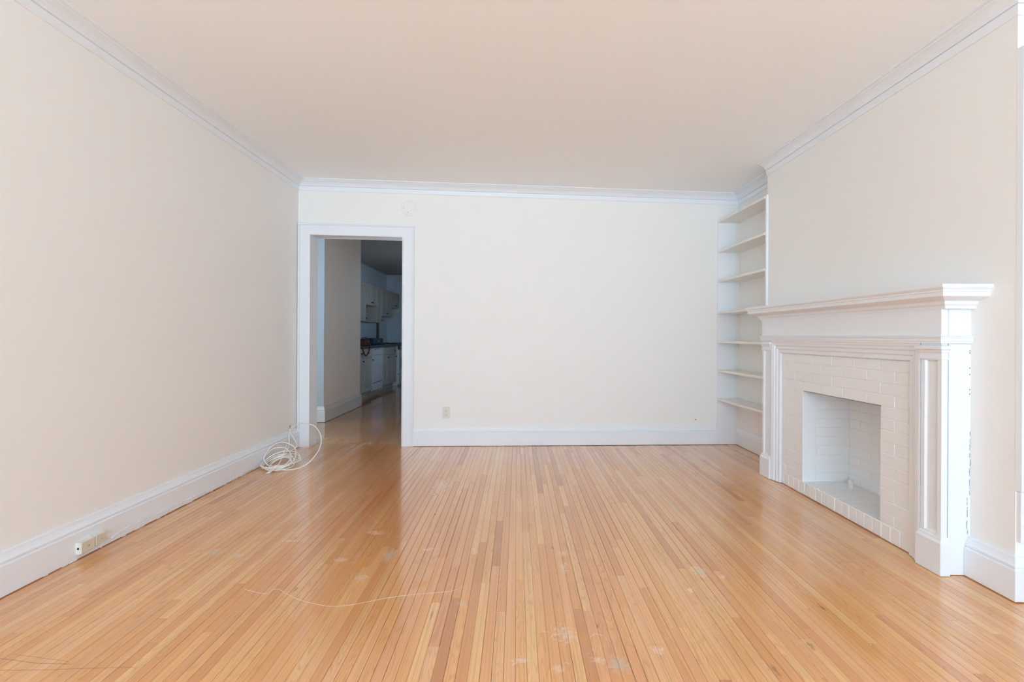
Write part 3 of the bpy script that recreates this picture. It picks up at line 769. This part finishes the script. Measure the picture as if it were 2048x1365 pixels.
def base_cab(y0, y1, label, doors, drawers):
    o = empty('base_cabinet', (XF, (y0 + y1) / 2, 0), label, 'cabinet', 'kitchen base cabinets')
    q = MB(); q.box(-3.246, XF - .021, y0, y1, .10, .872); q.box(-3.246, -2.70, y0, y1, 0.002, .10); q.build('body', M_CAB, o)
    for a, b, kn in doors:
        d = panel_door(o, a, b, .115, .70, XF); knob(d, kn, .655, XF)
    for a, b, kn in drawers:
        d = panel_door(o, a, b, .715, .862, XF, 'drawer', flat=True)
        if kn: knob(d, kn, .79, XF)
base_cab(7.93, 8.912, 'base cabinet under the brown handbag, with two doors and two drawers', [(7.94, 8.36, 8.33), (8.372, 8.904, 8.875)], [(7.94, 8.36, 8.25), (8.372, 8.904, 8.62)])
base_cab(9.574, 10.312, 'sink base cabinet with paired doors between dishwasher and narrow cabinet', [(9.58, 9.93, 9.90), (9.938, 10.305, 9.97)], [(9.58, 10.305, None)])
base_cab(10.314, 10.642, 'narrow one-door base cabinet beside the stove', [(10.32, 10.636, 10.60)], [(10.32, 10.636, 10.48)])
dw = empty('dishwasher', (XF, 9.24, 0), 'white built-in dishwasher between two base cabinets', 'dishwasher')
q = MB(); q.box(-3.22, XF - .03, 8.914, 9.572, .10, .87); q.build('body', M_APPL, dw)
q = MB(); q.fbox(XF - .03, XF + .004, 8.920, 9.566, .235, .735, 0, 1, .006); q.build('door', M_APPL, dw)
q = MB(); q.fbox(XF - .03, XF + .012, 8.920, 9.566, .742, .868, 0, 1, .006); cp = q.build('control_panel', M_APPL, dw)
q = MB(); q.box(XF + .011, XF + .014, 8.98, 9.10, .838, .852); q.box(XF + .011, XF + .014, 9.16, 9.3, .842, .852); q.build('button_strip', M_BLACK, cp)
q = MB(); q.lathe([(.022, 0), (.022, .012), (.001, .014)], (XF + .011, 9.44, .80), 'x', 16); q.build('dial', M_APPL, cp)
q = MB(); q.fbox(XF - .03, XF - .002, 8.920, 9.566, .085, .222, 0, 1, .004); q.build('kick_panel', M_APPL, dw)
q = MB(); q.box(XF - .03, XF - .012, 8.920, 9.566, .222, .235); q.build('shadow_gap', M_BLACK, dw)
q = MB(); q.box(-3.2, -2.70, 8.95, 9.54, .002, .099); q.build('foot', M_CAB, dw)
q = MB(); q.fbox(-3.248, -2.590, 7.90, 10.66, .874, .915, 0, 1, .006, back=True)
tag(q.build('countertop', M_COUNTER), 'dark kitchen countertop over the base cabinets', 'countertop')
# stove
st = empty('stove', (-2.9, 11.06, 0), 'white and black freestanding stove past the counter end', 'stove')
q = MB(); q.fbox(-3.22, -2.60, 10.68, 11.44, .004, .90, 0, 1, .004, back=True); q.build('body', M_APPL, st)
q = MB(); q.fbox(-3.22, -2.585, 10.675, 11.445, .90, .915, 2, 1, .004); q.build('cooktop', M_BLACK, st)
for yy in (10.88, 11.24):
    for xx in (-3.05, -2.76):
        q = MB()
        for a in (-.09, 0, .09): q.tube([(xx + a, yy - .11, .935), (xx + a, yy + .11, .935)], .006, 6)
        for a in (-.11, .11): q.tube([(xx - .1, yy + a, .930), (xx + .1, yy + a, .930)], .006, 6)
        for a in (-.09, .09):
            for b_ in (-.1, .1): q.tube([(xx + a, yy + b_, .914), (xx + a, yy + b_, .935)], .006, 6)
        q.build('grate', M_BLACK, st)
q = MB(); q.fbox(-2.60, -2.572, 10.69, 11.43, .80, .895, 0, 1, .006); q.build('control_panel', M_BLACK, st)
for k in range(4):
    q = MB(); q.lathe([(.02, 0), (.018, .02), (.001, .022)], (-2.572, 10.82 + .16 * k, .85), 'x', 14); q.build('dial', M_APPL, st)
q = MB(); q.fbox(-2.60, -2.570, 10.70, 11.42, .27, .785, 0, 1, .008); od = q.build('oven_door', M_APPL, st)
q = MB(); q.box(-2.571, -2.568, 10.85, 11.27, .38, .62); q.build('window', M_BLACK, od)
q = MB(); q.tube([(-2.53, 10.76, .745), (-2.53, 11.36, .745)], .011, 8); q.tube([(-2.572, 10.78, .745), (-2.53, 10.78, .745)], .009, 6); q.tube([(-2.572, 11.34, .745), (-2.53, 11.34, .745)], .009, 6); q.build('handle', M_APPL, od)
q = MB(); q.fbox(-2.60, -2.572, 10.70, 11.42, .045, .245, 0, 1, .008); q.build('drawer', M_APPL, st)
# upper cabinets
XU = -2.92
def upper(y0, y1, zb, label, doors):
    o = empty('wall_cabinet', (XU, (y0 + y1) / 2, zb), label, 'cabinet', 'kitchen wall cabinets')
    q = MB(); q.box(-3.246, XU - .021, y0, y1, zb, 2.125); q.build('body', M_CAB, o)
    for a, b, kn in doors:
        d = panel_door(o, a, b, zb + .004, 2.115, XU, fw=.05)
        knob(d, kn, zb + .06, XU)
upper(8.62, 9.474, 1.377, 'long wall cabinet nearest the doorway, ending beside the open niche', [(8.625, 9.04, 9.0), (9.048, 9.468, 9.44)])
upper(9.478, 10.222, 1.70, 'short paired-door wall cabinet directly above the open niche', [(9.483, 9.845, 9.81), (9.853, 10.217, 9.89)])
upper(10.226, 10.572, 1.372, 'narrow tall wall cabinet just beyond the open niche', [(10.231, 10.567, 10.535)])
upper(10.576, 11.366, 1.53, 'paired-door wall cabinet of middle height, second from kitchen end wall', [(10.581, 10.965, 10.93), (10.973, 11.361, 11.01)])
upper(11.37, 12.135, 1.755, 'shortest wall cabinet, in the far kitchen corner over the stove end', [(11.375, 11.745, 11.71), (11.753, 12.13, 11.79)])
ni = empty('open_shelf', (XU, 9.85, 1.372), 'open niche shelf hanging below the short wall cabinet', 'shelf')
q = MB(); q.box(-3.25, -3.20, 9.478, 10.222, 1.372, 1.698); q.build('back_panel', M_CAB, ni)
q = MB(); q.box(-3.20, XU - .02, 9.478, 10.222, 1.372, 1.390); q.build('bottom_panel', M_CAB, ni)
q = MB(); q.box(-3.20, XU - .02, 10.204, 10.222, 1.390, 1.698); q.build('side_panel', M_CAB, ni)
# backsplash and a dark upright beside it
q = MB(); q.box(-3.25, -3.238, 11.50, 12.188, .90, 1.674); q.box(-3.25, -1.6, 12.188, 12.2, .90, 1.674)
M_SPL = mat('pale_backsplash', (0.60, 0.70, 0.78), 0.3, 0.5)
tag(q.build('backsplash', M_SPL), 'pale blue-grey backsplash panel behind the stove', 'backsplash')
q = MB(); q.box(-3.25, -3.23, 11.33, 11.495, .916, 1.53)
struct(q.build('trim_4', M_BLACK), 'dark upright strip on the kitchen wall')
# handbag
hb = empty('handbag', (-2.73, 8.74, .916), 'brown leather handbag on the dark counter with its strap hanging down', 'handbag')
bm_ = bmesh.new(); bmesh.ops.create_cube(bm_, size=1.0)
for v in bm_.verts:
    top = v.co.z > 0
    v.co.x *= 0.10 if top else 0.17; v.co.y *= 0.27 if top else 0.36; v.co.z *= 0.125
bmesh.ops.bevel(bm_, geom=bm_.edges[:], offset=.025, segments=4, affect='EDGES', profile=.6)
me = bpy.data.meshes.new('bag_body'); bm_.to_mesh(me); bm_.free()
for p in me.polygons: p.use_smooth = True
me.materials.append(M_LEATHER); o = bpy.data.objects.new('bag_body', me); C.objects.link(o); o.parent = hb; o.location = (0, 0, .064)
q = MB(); q.tube(smooth([(-2.70, 8.60, .985), (-2.66, 8.45, .985), (-2.60, 8.25, .935), (-2.578, 8.20, .86), (-2.578, 8.30, .775), (-2.578, 8.38, .750), (-2.578, 8.46, .78), (-2.578, 8.56, .86), (-2.60, 8.64, .935), (-2.66, 8.78, .985), (-2.70, 8.86, .98)]), .012, 8)
q.build('strap', M_LEATHER, hb)
q = MB(); q.tube(smooth([(-2.73, 8.62, 1.03), (-2.72, 8.64, 1.055), (-2.72, 8.74, 1.065), (-2.72, 8.84, 1.055), (-2.73, 8.86, 1.03)]), .008, 8); q.build('handle', M_LEATHER, hb)
q = MB(); q.lathe([(.016, 0), (.014, .006), (.001, .008)], (-2.652, 8.74, .985), 'x', 14); q.build('clasp', M_BRASS, hb)
# dark box on the counter
db = empty('toaster', (-2.9, 9.95, .916), 'dark blue box-shaped appliance on the counter past the handbag', 'appliance')
bm_ = bmesh.new(); bmesh.ops.create_cube(bm_, size=1.0)
for v in bm_.verts: v.co.x *= .20; v.co.y *= .62; v.co.z *= .13
bmesh.ops.bevel(bm_, geom=bm_.edges[:], offset=.02, segments=3, affect='EDGES', profile=.6)
me = bpy.data.meshes.new('body'); bm_.to_mesh(me); bm_.free(); me.materials.append(M_BOX)
o = bpy.data.objects.new('body', me); C.objects.link(o); o.parent = db; o.location = (0, 0, .0655)
q = MB(); q.box(-2.93, -2.91, 9.72, 10.18, 1.044, 1.0475); q.box(-2.89, -2.87, 9.72, 10.18, 1.044, 1.0475); q.build('slot', M_BLACK, db)
q = MB(); q.fbox(-2.80, -2.785, 9.9, 9.95, .975, .99, 0, 1, .003); q.build('lever', M_APPL, db)
